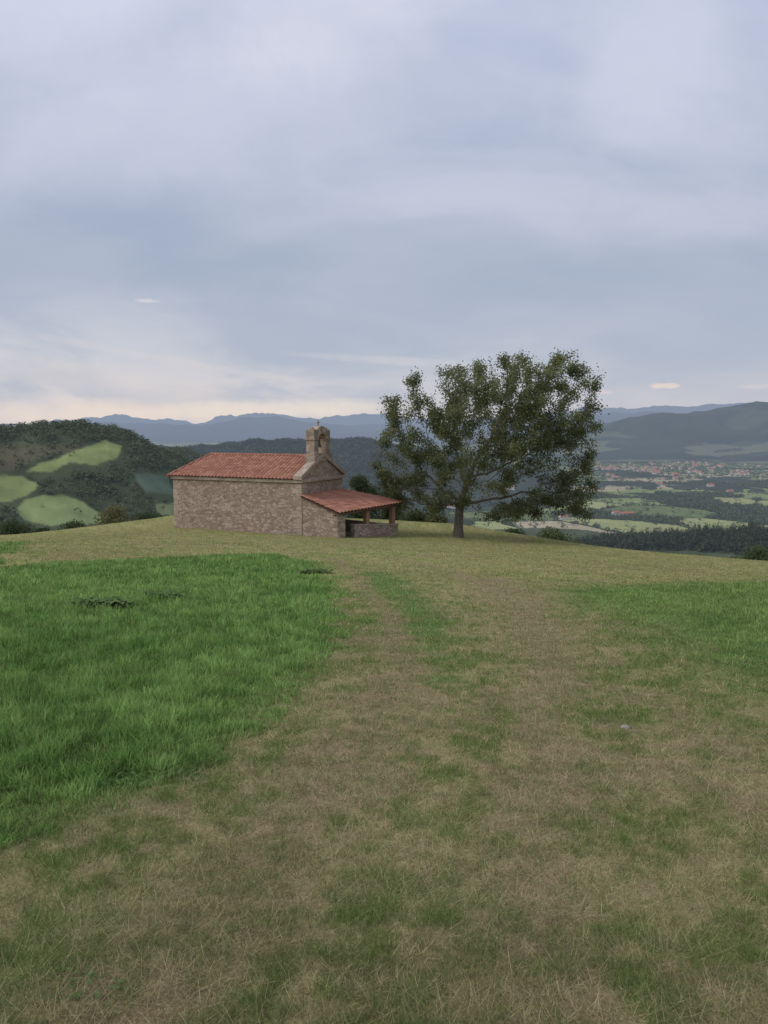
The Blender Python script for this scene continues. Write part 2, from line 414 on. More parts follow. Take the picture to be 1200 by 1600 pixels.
V=np.vstack([V,[0,0,G1(0,0)]]);col=np.vstack([col,[.2,.17,.08]])
jj=np.arange(NA);fan=np.stack([np.full(NA,len(V)-1),(jj+1)%NA,jj],1)
tag(fastmesh('ground',V,[F,fan],M_terr,None,col,True),'rolling hill top, wooded hills and valley ground','ground',kind='structure')
tick('ground')
# ---------------------------------------------------------------- grass blades
def blades(name,x,y,h,w,lean,colr,mat,two=True,ph=None):
    n=len(x);z=G(x,y)-.01
    th=rng.uniform(0,2*PI,n)
    if ph is None: ph=rng.uniform(0,2*PI,n)
    bx,by=np.cos(th)*w/2,np.sin(th)*w/2
    lx,ly=np.cos(ph)*lean*h,np.sin(ph)*lean*h
    up=h*np.sqrt(np.maximum(1-np.minimum(lean,.98)**2,.02))
    P0=np.stack([x-bx,y-by,z],1);P1=np.stack([x+bx,y+by,z],1)
    T=np.stack([x+lx,y+ly,z+up],1)
    if two:
        M0=np.stack([x-bx*.8+lx*.3,y-by*.8+ly*.3,z+up*.6],1);M1=np.stack([x+bx*.8+lx*.3,y+by*.8+ly*.3,z+up*.6],1)
        V=np.stack([P0,P1,M1,M0,T],1).reshape(-1,3);k=np.arange(n)[:,None]*5
        F=[np.hstack([k,k+1,k+2,k+3]),np.hstack([k+3,k+2,k+4])]
        cc=np.repeat(colr,5,0)
    else:
        V=np.stack([P0,P1,T],1).reshape(-1,3);k=np.arange(n)[:,None]*3;F=[np.hstack([k,k+1,k+2])];cc=np.repeat(colr,3,0)
    return fastmesh(name,V,F,mat,None,cc)
def sample(n,r0,r1,p):
    q=rng.uniform(0,1,n);e=1-p
    r=(r0**e+q*(r1**e-r0**e))**(1/e)
    a=np.radians(rng.uniform(-34,34,n))
    return r*np.sin(a),r*np.cos(a)
x,y=sample(720000,3.0,74,.95)
s,isR=lush_s(x,y)
tf=.5*fbm(x*4,y*4,207,2)+.5*fbm(x*11,y*11,209,2)
edge=np.where(isR,sst(-.5,1.6,s)*.75+.15,sst(0,.4,s)*.4+.6)
k=(s>np.where(isR,-.5,0))&(rng.uniform(0,1,len(x))<(.5+.6*sst(.3,.6,tf))*edge);x,y,s,tf,isR=x[k],y[k],s[k],tf[k],isR[k];r=np.hypot(x,y)
h=(.04+.03*fbm(x*.9,y*.9,201,3)+.085*sst(.45,.68,tf)+.06*rng.uniform(0,1,len(x))**2)*np.clip(.45+s*np.where(isR,.25,.8),.25,1)*np.where(isR,.75,1)
w=np.maximum(.007,.00095*r)
c=lush_col(x,y)*rng.uniform(.5,1.4,(len(x),1))*(.78+.5*sst(.38,.66,tf))[:,None]
c[isR]=c[isR]*.72+np.array((.29,.34,.13))*.24
yel=rng.uniform(0,1,len(x))<.13
c[yel]=c[yel]*.4+np.array((.38,.40,.17))*.65
tag(blades('long_grass',x,y,h,w,rng.uniform(.15,.95,len(x)),c,M_grass),'long lush green grass left unmown either side of the track','grass',kind='stuff')
tick('long')
x,y=sample(900000,1.2,80,1.15)
s,isR=lush_s(x,y);k=(s<np.where(isR,.9,.25));x,y,s=x[k],y[k],s[k];r=np.hypot(x,y)
c0=mown_col(x,y)
t=rng.uniform(0,1,len(x))
cl_=fbm(x*8,y*8,211,2);st_=fbm(x*1.7,y*6,213,3)
dry=t<(.18+.36*sst(.40,.60,st_))
gre=(c0[:,1]>c0[:,0]*.95)
c=c0*rng.uniform(.5,1.3,(len(x),1))
c[dry]=(c0[dry]*.45+np.array((.60,.51,.30))*.55)*rng.uniform(.5,1.35,(dry.sum(),1))
gg=(~dry)&(cl_>.48)&(t<.97);c[gg]=(c0[gg]*.30+np.array((.18,.265,.075))*.70)*rng.uniform(.5,1.35,(gg.sum(),1))
lean=np.where(dry,rng.uniform(.85,1.0,len(x)),rng.uniform(.25,.9,len(x)))
h=np.where(dry,rng.uniform(.03,.12,len(x)),rng.uniform(.015,.05,len(x)))*np.where(gre&~dry,1.3,1.)
h=np.where(gg,h*1.4,h)
w=np.maximum(.0030,.0009*r)
tag(blades('mown_grass',x,y,h,w,lean,c,M_grass,False),'short mown grass strewn with dry straw coloured clippings','grass',kind='stuff')
tick('mown')
# ---------------------------------------------------------------- leaf clouds
def leafcloud(P,size,colr,elong=2.,upb=.3):
    n=len(P);a=rng.normal(size=(n,3));a/=np.linalg.norm(a,axis=1)[:,None]
    nrm=rng.normal(size=(n,3));nrm[:,2]+=upb*2;b=np.cross(a,nrm);b/=np.linalg.norm(b,axis=1)[:,None]+1e-9
    s=(np.asarray(size)*rng.uniform(.6,1.3,n))[:,None]
    V=np.stack([P-a*s*.5,P+b*s*.5/elong,P+a*s*.5,P-b*s*.5/elong],1).reshape(-1,3)
    k=np.arange(n)[:,None]*4
    return V,np.hstack([k,k+1,k+2,k+3]),np.repeat(colr,4,0)
YT=67.;TX=(717-600)/1200*YT;mp=YT/1200
TZ=G1(TX,YT)
tree=tag(empty('broadleaf_tree',(TX,YT,TZ)),'large spreading tree with dark leafy crown standing right of the stone chapel','tree')
vb=842
lobes=[(762,655,0,120,88,6.2),(655,650,.5,64,64,4),(628,722,-.5,50,60,3.5),(872,645,0,68,74,4.2),(872,728,-.5,64,56,3.5),(805,592,0,100,42,4.5),(735,735,-2,88,44,4),
       (695,616,.5,64,42,4),(755,690,-3.5,82,56,3),(765,660,4,90,62,3),(632,775,0,38,32,2.5),(902,612,0,36,44,3),(800,765,-1.5,60,38,2.5),(672,788,1.0,50,24,2.5),(880,772,-1,48,36,2.5),(855,575,0,48,24,3),(908,790,-.5,28,28,2),
       (775,800,-1.5,44,24,2),(832,798,1,50,24,2),(690,775,-2,46,30,2)]
pw=np.array([q[3]*q[4]*q[5] for q in lobes])**.72;pw/=pw.sum()
A=[]
while len(A)<3100:
    l=lobes[rng.choice(len(lobes),p=pw)]
    d=rng.normal(size=3);d/=np.linalg.norm(d);rad=rng.uniform(.3,1)**(1/2.6)*.97
    p=np.array([(l[0]-717+d[0]*rad*l[3])*mp,l[2]+d[1]*rad*l[5],(vb-l[1]+d[2]*rad*l[4])*mp])
    if fbm(np.array([p[0]*.75+p[1]*.08+5]),np.array([p[2]*.85+p[1]*.1]),303,2)[0]<.405: continue
    if abs(p[0]-.1)<1.2 and p[2]<3.2: continue
    if p[2]<1.3: continue
    A.append(p)
A=np.array(A)
N=[np.array([0,0,-.3])];par=[-1]
for q in [(0,.0,.5),(.02,0,1.0),(.03,0,1.5),(.06,0,2.0),(.10,0,2.5),(.16,0,3.0),(.22,0,3.5)]:
    N.append(np.array(q,float));par.append(len(N)-2)
D=.5;kill=.8
P=np.array(N);dd=np.linalg.norm(A[:,None]-P[None],axis=2);ni=dd.argmin(1);nd_=dd.min(1);alive=np.ones(len(A),bool)
ni[ni<6]=7
for it in range(62):
    if alive.sum()<20: break
    ids=ni[alive];Aa=A[alive]
    P=np.array(N)
    v=Aa-P[ids];v/=np.linalg.norm(v,axis=1)[:,None]+1e-9
    un,inv=np.unique(ids,return_inverse=True)
    sm=np.zeros((len(un),3));np.add.at(sm,inv,v)
    sm/=np.linalg.norm(sm,axis=1)[:,None]+1e-6
    sm+=rng.normal(size=sm.shape)*.17;sm/=np.linalg.norm(sm,axis=1)[:,None]
    nw=P[un]+sm*D
    b=len(N);N+=list(nw);par+=list(un)
    dn=np.sqrt(((A[:,None]-nw[None])**2).sum(2));m_=dn.min(1);am=dn.argmin(1)
    c_=m_<nd_;ni=np.where(c_,b+am,ni);nd_=np.where(c_,m_,nd_)
    alive&=nd_>kill
P=np.array(N);par=np.array(par);K=len(P)
tick('colon %d'%K)
ex=2.15;rad=np.zeros(K);kids=np.zeros(K,int)
for k in range(K-1,0,-1):
    if kids[k]==0: rad[k]=.014**ex
    rad[par[k]]+=rad[k];kids[par[k]]+=1
rad=rad**(1/ex)
sc_=.42/rad[1];rad=np.where(rad>.05,.05+(rad-.05)*sc_,rad)
rad[:3]*=np.array([1.5,1.25,1.08])
sel=np.arange(1,K);a=P[par[sel]];b=P[sel];d=b-a;d/=np.linalg.norm(d,axis=1)[:,None]+1e-9
ref=np.where(np.abs(d[:,2:3])<.9,np.array([[0,0,1.]]),np.array([[1.,0,0]]));u=np.cross(d,ref);u/=np.linalg.norm(u,axis=1)[:,None];w_=np.cross(d,u)
ns=7;ang=np.arange(ns)*2*PI/ns
ra_=np.minimum(rad[par[sel]],rad[sel]*1.35);rb_=rad[sel]
ring=lambda c,r:c[:,None]+r[:,None,None]*(np.cos(ang)[None,:,None]*u[:,None]+np.sin(ang)[None,:,None]*w_[:,None])
V=np.concatenate([ring(a-d*.03,ra_),ring(b+d*.03,rb_)],1).reshape(-1,3)
k=np.arange(len(sel))[:,None,None]*2*ns;i_=np.arange(ns)[None,:,None];i2=(i_+1)%ns
F=np.concatenate([k+i_,k+i2,k+ns+i2,k+ns+i_],2).reshape(-1,4)
fastmesh('trunk',V,F,M_bark,tree,None,True)
tips=np.where(rad<.028)[0]
tips=tips[P[tips,2]>1.2]
nl=100000
tw=rng.uniform(.08,1,len(tips))**1.8;tw/=tw.sum()
ii=rng.choice(tips,nl,p=tw)
off=rng.normal(size=(nl,3))*.26
LP=P[ii]+off
cl=fbm(LP[:,0]*.9+LP[:,1]*.7,LP[:,2]*.9,311,3)
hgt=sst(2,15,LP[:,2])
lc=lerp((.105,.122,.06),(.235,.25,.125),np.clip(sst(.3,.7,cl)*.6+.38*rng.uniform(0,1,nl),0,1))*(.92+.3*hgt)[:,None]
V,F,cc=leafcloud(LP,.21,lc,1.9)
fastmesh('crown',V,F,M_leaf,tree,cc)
tick('tree')
# ---------------------------------------------------------------- small trees and bushes
def bush(name,label,cat,u,vtop,y,wpx,c1,c2,nl=3500,group=None,ls=None,trunk=True,low=0.15,seed=0):
    dx,dy,dz=ray(u,vtop);x=dx/dy*y;zt=dz/dy*y+EZ;gz=G1(x,y);H=max(zt-gz,.5);Wd=wpx/1200*y
    e=tag(empty(name,(x,y,gz)),label,cat,group)
    nb=max(7,int(8+H/Wd*4));cen=[];r0=Wd*.5
    for i in range(nb):
        t=(i+.5)/nb;zz=H*(low+(.86-low)*t);rr_=r0*math.sin(PI*min(.95,.25+.62*t))**.7
        a=rng.uniform(0,2*PI);q=rr_*rng.uniform(.1,.68)
        cen.append((q*math.cos(a),q*math.sin(a),zz,rr_*rng.uniform(.38,.68)))
    cen.append((0,0,H*.8,r0*.42));cen=np.array(cen)
    ci=rng.choice(len(cen),nl,p=cen[:,3]**2/np.sum(cen[:,3]**2))
    d=rng.normal(size=(nl,3));d/=np.linalg.norm(d,axis=1)[:,None]
    rr_=cen[ci,3]*rng.uniform(.15,1.15,nl)**.6
    LP=cen[ci,:3]+d*rr_[:,None]*np.array((1,1,.85));LP[:,2]=np.abs(LP[:,2])
    tc=np.clip(.5+.5*(fbm(LP[:,0]*1.5,LP[:,2]*1.5+seed,331,3)-.5)*2+rng.uniform(-.25,.25,nl),0,1)
    V,F,cc=leafcloud(LP,ls or max(.14,.0028*y),lerp(c1,c2,tc),1.6)
    mb=MB();mb.tube((0,0,-.4),(.05*r0,0,H*.6),max(.05,H*.025),max(.02,H*.01),8)
    for i in range(5):
        c_=cen[i%len(cen)];mb.tube((0,0,H*(.25+.08*i)),tuple(c_[:3]),H*.012,H*.005,5)
    mb.build('trunk' if trunk else 'stem',M_bark,e)
    fastmesh('crown' if trunk else 'foliage',V,F,M_leaf,e,cc)
    return e
DK=(.06,.08,.043);MD=(.13,.155,.075);OL=(.19,.19,.09);OL2=(.26,.24,.12)
bush('bush','dark rounded bush at the far left edge of the hill brow','bush',18,812,84,86,DK,MD,5000,trunk=False)
bush('bush','small dark bush on the brow between the leftmost bush and the olive tree','bush',118,812,86,66,DK,MD,4000,trunk=False)
bush('round_tree','olive green round tree left of the chapel with dark bushes at both sides','tree',184,782,96,80,OL,OL2,8000)
bush('bush','low dark bush close to the left end of the chapel','bush',238,804,90,70,DK,MD,4500,trunk=False)
bush('bush','low brownish scrub in front of the olive tree','bush',160,822,84,44,MD,OL,2600,trunk=False)
bush('bush','dark green bush in the gap between the two left bushes','bush',70,820,88,56,DK,MD,3400,trunk=False)
bush('round_tree','dark tree showing behind the porch roof just right of the chapel gable','tree',562,736,96,72,DK,MD,7000)
bush('round_tree','lower dark tree between the chapel porch and the big tree','tree',606,752,102,60,DK,MD,6000)
bush('bush','green scrub bush beyond the porch wall, left of the big trunk','bush',648,810,84,62,DK,MD,4000,trunk=False)
bush('bush','low scrub touching the left side of the big trunk','bush',686,822,82,46,MD,OL,2600,trunk=False)
bush('bush','low green bush below the brow to the right of the big tree','bush',862,834,82,96,MD,(.15,.175,.08),5500,trunk=False)
bush('bush','low dark scrub on the brow right of the big trunk','bush',800,846,82,50,DK,MD,2400,trunk=False)
bush('bush','round green bush at the right edge of the hill brow','bush',1180,850,76,80,MD,(.16,.18,.09),5200,trunk=False)
# ---------------------------------------------------------------- woods (masses)
def soup(name,x,y,h,w,c1,c2,K,conifer,label,cat='wood',ts=1.):
    n=len(x);z=G(x,y)
    t=rng.uniform(0,1,(n,K))
    if conifer:
        t=t**1.3;R_=(1-t)*.5+.02;hz=.08+.92*t;sz=(.30*(1-t)+.10)
    else:
        R_=np.sqrt(np.maximum(1-(2*t-1)**2,0))*.5;hz=.12+.83*t;sz=np.full((n,K),.33)
    a=rng.uniform(0,2*PI,(n,K));R_=R_*rng.uniform(.75,1.1,(n,K))
    cx=x[:,None]+np.cos(a)*R_*w[:,None];cy=y[:,None]+np.sin(a)*R_*w[:,None];cz=z[:,None]+hz*h[:,None]
    cen=np.stack([cx,cy,cz],2)[:,:,None,:]
    off=rng.normal(size=(n,K,3,3))*(sz*w[:,None])[:,:,None,None]*.62*ts
    if conifer: off[...,2]*=1.3
    else: off[...,2]*=.7
    V=(cen+off).reshape(-1,3);F=np.arange(n*K*3).reshape(-1,3)
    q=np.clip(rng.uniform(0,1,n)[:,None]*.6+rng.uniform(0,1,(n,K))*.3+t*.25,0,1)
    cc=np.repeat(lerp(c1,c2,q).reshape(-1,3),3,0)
    return tag(fastmesh(name,V,F,M_far,None,cc),label,cat,kind='stuff')
def polar(n,r0,r1,a0,a1):
    r=np.sqrt(rng.uniform(r0*r0,r1*r1,n));a=np.radians(rng.uniform(a0,a1,n));return r*np.sin(a),r*np.cos(a)
x,y=polar(38000,330,1200,-38,-2)
z,wh=terr(x,y,True);n=len(x);h=rng.uniform(2.6,6,n)*(.7+.6*fbm(x/70,y/70,351,3))
u,v=proj(x,y,z);u2,v2=proj(x,y,z+h*1.1)
nz=hnoise(x,y)
lone=rng.uniform(0,1,n)<.012
k=((wh==2)|(wh==3))&(lone|((hill_open(u,v)+nz<-1)&(hill_open(u2,v2)+nz<-.5)&(hill_open(u2,(v+v2)/2)+nz<-.5)))&(~((inpoly(u,v,BRN)>-3)&(rng.uniform(0,1,len(u))<.65)))
x,y,h=x[k],y[k],h[k];n=len(x)
soup('hillside_wood',x,y,h,rng.uniform(2.5,4.6,n),(.075,.095,.053),(.15,.175,.092),22,False,'dark wood covering the hill on the left around its pale pastures',ts=.8)
x,y=polar(2600,100,420,-37,-5);z,wh=terr(x,y,True);k=(wh==0);x,y=x[k],y[k];n=len(x)
soup('slope_scrub',x,y,rng.uniform(2.5,5,n),rng.uniform(3.5,6,n),(.055,.075,.042),(.12,.145,.07),44,False,'dark scrub on the slope falling away behind the left brow','scrub',ts=.7)
x,y=polar(6500,520,1000,6,38);z,wh=terr(x,y,True)
k=(wh==5)|((wh==0)&(np.hypot(x,y)>450));x,y=x[k],y[k];n=len(x)
soup('conifer_wood',x,y,rng.uniform(7,14,n),rng.uniform(3.5,6,n),(.035,.048,.033),(.085,.105,.06),36,True,'dark conifer wood below the brow on the right')
x,y=polar(90000,1050,4800,-8,38);z,wh=terr(x,y,True)
hid,e,wood,hedge,town=fieldinfo(x,y);rr_=np.hypot(x,y);q_=rng.uniform(0,1,len(x))
k=(wh==1)&((wood|hedge)|(q_<.035)|(town&(q_<.25)))&(~town|(q_<.6))
x,y=x[k][:19000],y[k][:19000];n=len(x);rs=np.clip(1.15-np.hypot(x,y)/5500,.5,1)
soup('valley_woods',x,y,rng.uniform(4,10,n)*rs,rng.uniform(7,11,n),(.055,.072,.043),(.115,.14,.07),12,False,'woods and hedgerows between the valley fields')
x,y=polar(9000,1900,2700,-22,6);z,wh=terr(x,y,True);k=wh==4;x,y=x[k],y[k];n=len(x)
soup('ridge_wood',x,y,rng.uniform(6,12,n),rng.uniform(9,15,n),(.05,.063,.043),(.085,.10,.064),12,False,'far wooded ridge behind the chapel')
tick('woods')
# ---------------------------------------------------------------- chapel
S=1.2;TH=math.radians(25)
OX,OY=-5.6*S,52*S;ZC=-7.4*S+EZ
chapel=tag(empty('stone_chapel',(OX,OY,ZC),-TH),'small stone chapel with red tiled roof, gable bell arch and lean-to porch','chapel')
Lc,Wc,He,Hr=11.0,5.9,3.98,5.42
mb=MB();T=.6
mb.box(-Lc,0,0,T,-1.2,He);mb.box(-Lc,0,Wc-T,Wc,-1.2,He);mb.box(-Lc,-Lc+T,T,Wc-T,-1.2,He)
mb.box(-T,0,T,2.3,-1.2,He);mb.box(-T,0,3.6,Wc-T,-1.2,He);mb.box(-T,0,2.3,3.6,2.1,He)
mb.prism([(-T+.05,.0,He),(-T+.05,Wc,He),(-T+.05,Wc/2,Hr)],(T-.05,0,0))
wall=mb.build('wall',M_rubble,chapel,S)
mb=MB();mb.box(-.4,-.32,2.3,3.6,-.4,2.1);mb.box(-.315,-.29,2.93,2.97,-.35,2.05);mb.build('door',M_wood,chapel,S)
for cx,cy,sx,sy in ((0,0,-1,-1),(-Lc,0,1,-1),(0,Wc,-1,1)):
    mb=MB();z=-.6;i=0
    while z<He-.3:
        h=.34+.06*((i*7)%3);lx=.75 if i%2 else .42;ly=.42 if i%2 else .75;h=min(h,He-.26-z)
        x0,x1=sorted((cx+(.02 if sx<0 else -.02),cx+sx*lx));y0,y1=sorted((cy+sy*.02,cy-sy*ly))
        mb.box(x0,x1,y0,y1,z+.01,z+h-.01);z+=h;i+=1
    mb.build('corner_stones',M_ashlar,chapel,S,bevel=.02)
mb=MB();mb.box(-Lc-.16,.08,-.14,-.001,He-.24,He-.02);mb.box(-Lc-.16,-Lc-.001,0,Wc,He-.24,He-.02);mb.box(-Lc-.16,.06,Wc+.001,Wc+.14,He-.24,He-.02)
mb.box(.002,.16,-.14,Wc+.14,He-.22,He-.0)
mb.build('cornice',M_ashlar,chapel,S,bevel=.02)
mb=MB()
for s in(0,1):
    y0=-.22 if s==0 else Wc+.22;ym=Wc/2
    mb.hexa([(-.52,y0,He-.02),(.14,y0,He-.02),(.14,ym,Hr+.06),(-.52,ym,Hr+.06)],[(-.52,y0,He+.24),(.14,y0,He+.24),(.14,ym,Hr+.32),(-.52,ym,Hr+.32)])
mb.build('gable_coping',M_ashlar,chapel,S)
def tiles(eave,ridge,topf,x0,x1,per=PER,nv=10,amp=.10):
    xs=np.arange(x0,x1+1e-6,per/8);g=[]
    for i,x in enumerate(xs):
        f=topf(x);row=[]
        for j in range(nv*4+1):
            t=(j/(nv*4));tt=t*f
            y=eave[0]+(ridge[0]-eave[0])*tt;z=eave[1]+(ridge[1]-eave[1])*tt
            st=.05*(1-((tt*nv)%1.0));z+=amp*(abs(math.cos(PI*x/per))**.8-.25)+st
            row.append((x,y,z))
        g.append(row)
    g=np.array(g);n,m_=g.shape[:2];V=g.reshape(-1,3)
    i=np.arange(n-1)[:,None]*m_;j=np.arange(m_-1)[None,:]
    F=np.stack([i+j,i+m_+j,i+m_+j+1,i+j+1],-1).reshape(-1,4);return V,F
hip=1.5
fx=lambda x:min(1,max(0.02,(x+Lc+.28)/hip))
Va,Fa=tiles((-.30,He-.05),(Wc/2,Hr+.02),fx,-Lc-.28,-.5)
Vb,Fb=tiles((Wc+.30,He-.05),(Wc/2,Hr+.02),fx,-Lc-.28,-.5);Fb=Fb[:,::-1]
ys=np.arange(-.30,Wc+.30,.035);g=[]
for yy in ys:
    f=1-abs(yy-Wc/2)/(Wc/2+.30);row=[]
    for j in range(17):
        t=j/16*f;row.append((-Lc-.28+hip*t,yy,He-.05+(Hr+.02-He+.05)*t+.06*abs(math.cos(PI*yy/.3))))
    g.append(row)
g=np.array(g);n,m_=g.shape[:2];i=np.arange(n-1)[:,None]*m_;j=np.arange(m_-1)[None,:]
Fh=np.stack([i+j,i+j+1,i+m_+j+1,i+m_+j],-1).reshape(-1,4)
Vr=np.vstack([Va,Vb,g.reshape(-1,3)])*S;Fr=np.vstack([Fa,Fb+len(Va),Fh+len(Va)+len(Vb)])
roof=fastmesh('roof',Vr,Fr,M_tile,chapel)
mb=MB();z=Hr+.06
xs=np.arange(-Lc-.28+hip,-.5,.4)
for x in xs: mb.tube((x,Wc/2,z-.01),(x+.42,Wc/2,z+.012),.13,.11,8)
for yy in(-.30,Wc+.30):
    for q in range(8):
        p0=np.array((-Lc-.28,yy,He+.0));p1=np.array((-Lc-.28+hip,Wc/2,z));a=p0+(p1-p0)*q/8;b=p0+(p1-p0)*(q+1.05)/8
        mb.tube(a,b,.12,.10,8)
mb.build('ridge_tiles',M_tile,roof,S)
bel=MB();bw=1.14;yc_=Wc/2;z0=Hr-.05;zt=Hr+1.92;xa,xb=-.68,-.02
bel.box(xa-.08,xb+.10,yc_-bw-.12,yc_+bw+.12,z0-.25,z0+.30)
ow=.56;zs=z0+1.14
bel.box(xa,xb,yc_-bw,yc_-ow,z0+.30,zs);bel.box(xa,xb,yc_+ow,yc_+bw,z0+.30,zs)
na=12
for i in range(na):
    a0=PI*i/na;a1=PI*(i+1)/na
    ya,za=yc_+ow*math.cos(a0),zs+ow*math.sin(a0);yb_,zb=yc_+ow*math.cos(a1),zs+ow*math.sin(a1)
    bel.prism([(xa,ya,za),(xa,ya,zt),(xa,yb_,zt),(xa,yb_,zb)],(xb-xa,0,0))
bel.box(xa,xb,yc_-bw,yc_-ow,zs,zt);bel.box(xa,xb,yc_+ow,yc_+bw,zs,zt)
belf=bel.build('belfry',M_dark,chapel,S,bevel=.02)
mb=MB()
mb.box(xa-.07,xb+.07,yc_-bw-.07,yc_-ow-.01,zs+.12,zs+.24);mb.box(xa-.07,xb+.07,yc_+ow+.01,yc_+bw+.07,zs+.12,zs+.24)
c=(xa+xb)/2
for sy in(-1,1):
    yy=yc_+sy*(bw-.2);mb.tube((c,yy,zt-.01),(c,yy,zt+.14),.24,.16,8)
arc=[(xa+.03,yc_+.62*math.cos(PI*i/8),zt-.005+.26*math.sin(PI*i/8)) for i in range(9)]
mb.prism(arc,(xb-xa-.06,0,0))
mb.build('cap_stones',M_dark,belf,S)
mb=MB();prof=[(.02,.62),(.10,.60),(.13,.45),(.16,.25),(.21,.10),(.26,.0)]
for (r0,h0),(r1,h1) in zip(prof,prof[1:]): mb.tube((c,yc_,zs-.42+h1),(c,yc_,zs-.42+h0),r1,r0,14)
mb.tube((c,yc_-ow,zs+.22),(c,yc_+ow,zs+.22),.04,.04,6);mb.build('bell',M_bronze,belf,S)
mb=MB();mb.box(c-.035,c+.035,yc_-.04,yc_+.04,zt+.2,zt+.68);mb.box(c-.03,c+.03,yc_-.15,yc_-.042,zt+.47,zt+.54);mb.box(c-.03,c+.03,yc_+.042,yc_+.15,zt+.47,zt+.54)
mb.build('cross',M_dark,chapel,S)
F0=np.array((2.75,0.));F1=np.array((4.70,5.6));fd=(F1-F0);fl=np.linalg.norm(fd);fd/=fl;fn=np.array((fd[1],-fd[0]))
def fbox(mb,s0,s1,t0,t1,zb0,zb1,zt0,zt1):
    p=lambda s,t:F0+fd*s+fn*t
    q=[p(s0,t0),p(s1,t0),p(s1,t1),p(s0,t1)];zb=[zb0,zb1,zb1,zb0];ztp=[zt0,zt1,zt1,zt0]
    q=q[::-1];zb=zb[::-1];ztp=ztp[::-1]
    mb.hexa([(a[0],a[1],z) for a,z in zip(q,zb)],[(a[0],a[1],z) for a,z in zip(q,ztp)])
mb=MB()
mb.hexa([(0.003,.02,-1.2),(2.75,.02,-1.2),(2.9,.42,-1.2),(0.003,.42,-1.2)],[(0.003,.02,2.70),(2.75,.02,1.70),(2.9,.42,1.66),(0.003,.42,2.70)])
fbox(mb,.43,.72,-.42,0,-1.2,-1.2,1.60,1.60)
fbox(mb,1.6,5.9,-.42,0,-1.4,-1.4,.84,.50)
mb.hexa([(.003,5.5,-1.4),(4.3,5.5,-1.4),(4.3,5.8,-1.4),(.003,5.8,-1.4)],[(.003,5.5,.7),(4.3,5.5,.5),(4.3,5.8,.5),(.003,5.8,.7)])
mb.build('porch_wall',M_rubble,chapel,S)
mb=MB();fbox(mb,1.55,5.95,-.46,.05,.842,.502,.93,.59);mb.build('wall_coping',M_ashlar,chapel,S)
for s0 in(2.75,5.35):
    mb=MB();k=s0/5.93;zb=.935-.34*(s0-1.55)/4.4;zt2=1.60+.28*k
    fbox(mb,s0,s0+.32,-.36,-.04,zb-.05,zb-.05,zt2,zt2);fbox(mb,s0-.06,s0+.38,-.40,.0,zt2-.12,zt2-.12,zt2-.0,zt2-.0)
    mb.build('post',M_post,chapel,S)
mb=MB();fbox(mb,-.1,6.0,-.34,-.1,1.60,1.86,1.70,1.96);mb.build('beam',M_wood,chapel,S)
A_=np.array((0.003,-.18,2.88));B_=np.array((3.02,-.18,1.82));C_=np.array((5.1,5.95,2.12));D_=np.array((.003,5.95,2.88))
nu,nv=200,32
def surf(u,v): return (A_*(1-u)+D_*u)*(1-v)+(B_*(1-u)+C_*u)*v
uu_,vv_=np.meshgrid(np.linspace(0,1,nu),np.linspace(0,1,nv+1),indexing='ij')
Pq=surf(uu_[...,None],vv_[...,None])
Pq[...,2]+=.10*(np.abs(np.cos(PI*Pq[...,1]/.30))**.8-.15)+.05*((vv_*8)%1.0)
m_=nv+1;i=np.arange(nu-1)[:,None]*m_;j=np.arange(nv)[None,:]
pr_=fastmesh('porch_roof',Pq.reshape(-1,3)*S,np.stack([i+j,i+j+1,i+m_+j+1,i+m_+j],-1).reshape(-1,4),M_tile2,chapel)
nb=12;gu,gv=np.meshgrid(np.linspace(0,1,nb),np.linspace(0,1,nb),indexing='ij');Q=surf(gu[...,None],gv[...,None])
top=Q.copy();top[...,2]-=.03;bot=Q.copy();bot[...,2]-=.10
V=np.vstack([top.reshape(-1,3),bot.reshape(-1,3)])*S
i=np.arange(nb-1)[:,None]*nb;j=np.arange(nb-1)[None,:];Ft=np.stack([i+j,i+j+1,i+nb+j+1,i+nb+j],-1).reshape(-1,4)
o_=nb*nb;bd=[k for k in range(nb)]+[k*nb+nb-1 for k in range(1,nb)]+[(nb-1)*nb+k for k in range(nb-2,-1,-1)]+[k*nb for k in range(nb-2,0,-1)]
Fs=np.array([(bd[k],bd[(k+1)%len(bd)],bd[(k+1)%len(bd)]+o_,bd[k]+o_) for k in range(len(bd))])
fastmesh('roof_boards',V,np.vstack([Ft,Ft[:,::-1]+o_,Fs]),M_wood,pr_)
# ---------------------------------------------------------------- houses
def housemesh(name,w,d,h,rh,mw,mr):
    mb=MB();mb.box(-w/2,w/2,-d/2,d/2,-3,h,0)
    mb.prism([(-w/2,-d/2,h),(-w/2,d/2,h),(-w/2,0,h+rh)],(w,0,0),0)
    o=.5
    for s in(-1,1):
        mb.hexa([(-w/2-o,s*(d/2+o),h-.3),(w/2+o,s*(d/2+o),h-.3),(w/2+o,0,h+rh+.1),(-w/2-o,0,h+rh+.1)],[(-w/2-o,s*(d/2+o),h),(w/2+o,s*(d/2+o),h),(w/2+o,0,h+rh+.4),(-w/2-o,0,h+rh+.4)],1)
    me=bpy.data.meshes.new(name);me.from_pydata(mb.v,[],mb.f);me.materials.append(mw);me.materials.append(mr);me.polygons.foreach_set('material_index',mb.m);me.update();return me
HV=[(housemesh('village_house',11,10,5,3.6,M_wwall,M_rroof),'white house with red roof among the houses of the valley village'),
    (housemesh('village_house',18,11,5.5,4,M_wwall,M_rroof),'long white house with red roof in the valley village'),
    (housemesh('village_house',11,10,7,3.4,M_owall,M_rroof),'tall ochre house with red roof in the valley village'),
    (housemesh('village_house',24,12,5.5,3.8,M_owall,M_groof),'long ochre building with brown roof in the valley village')]
cnt=0;tries=0
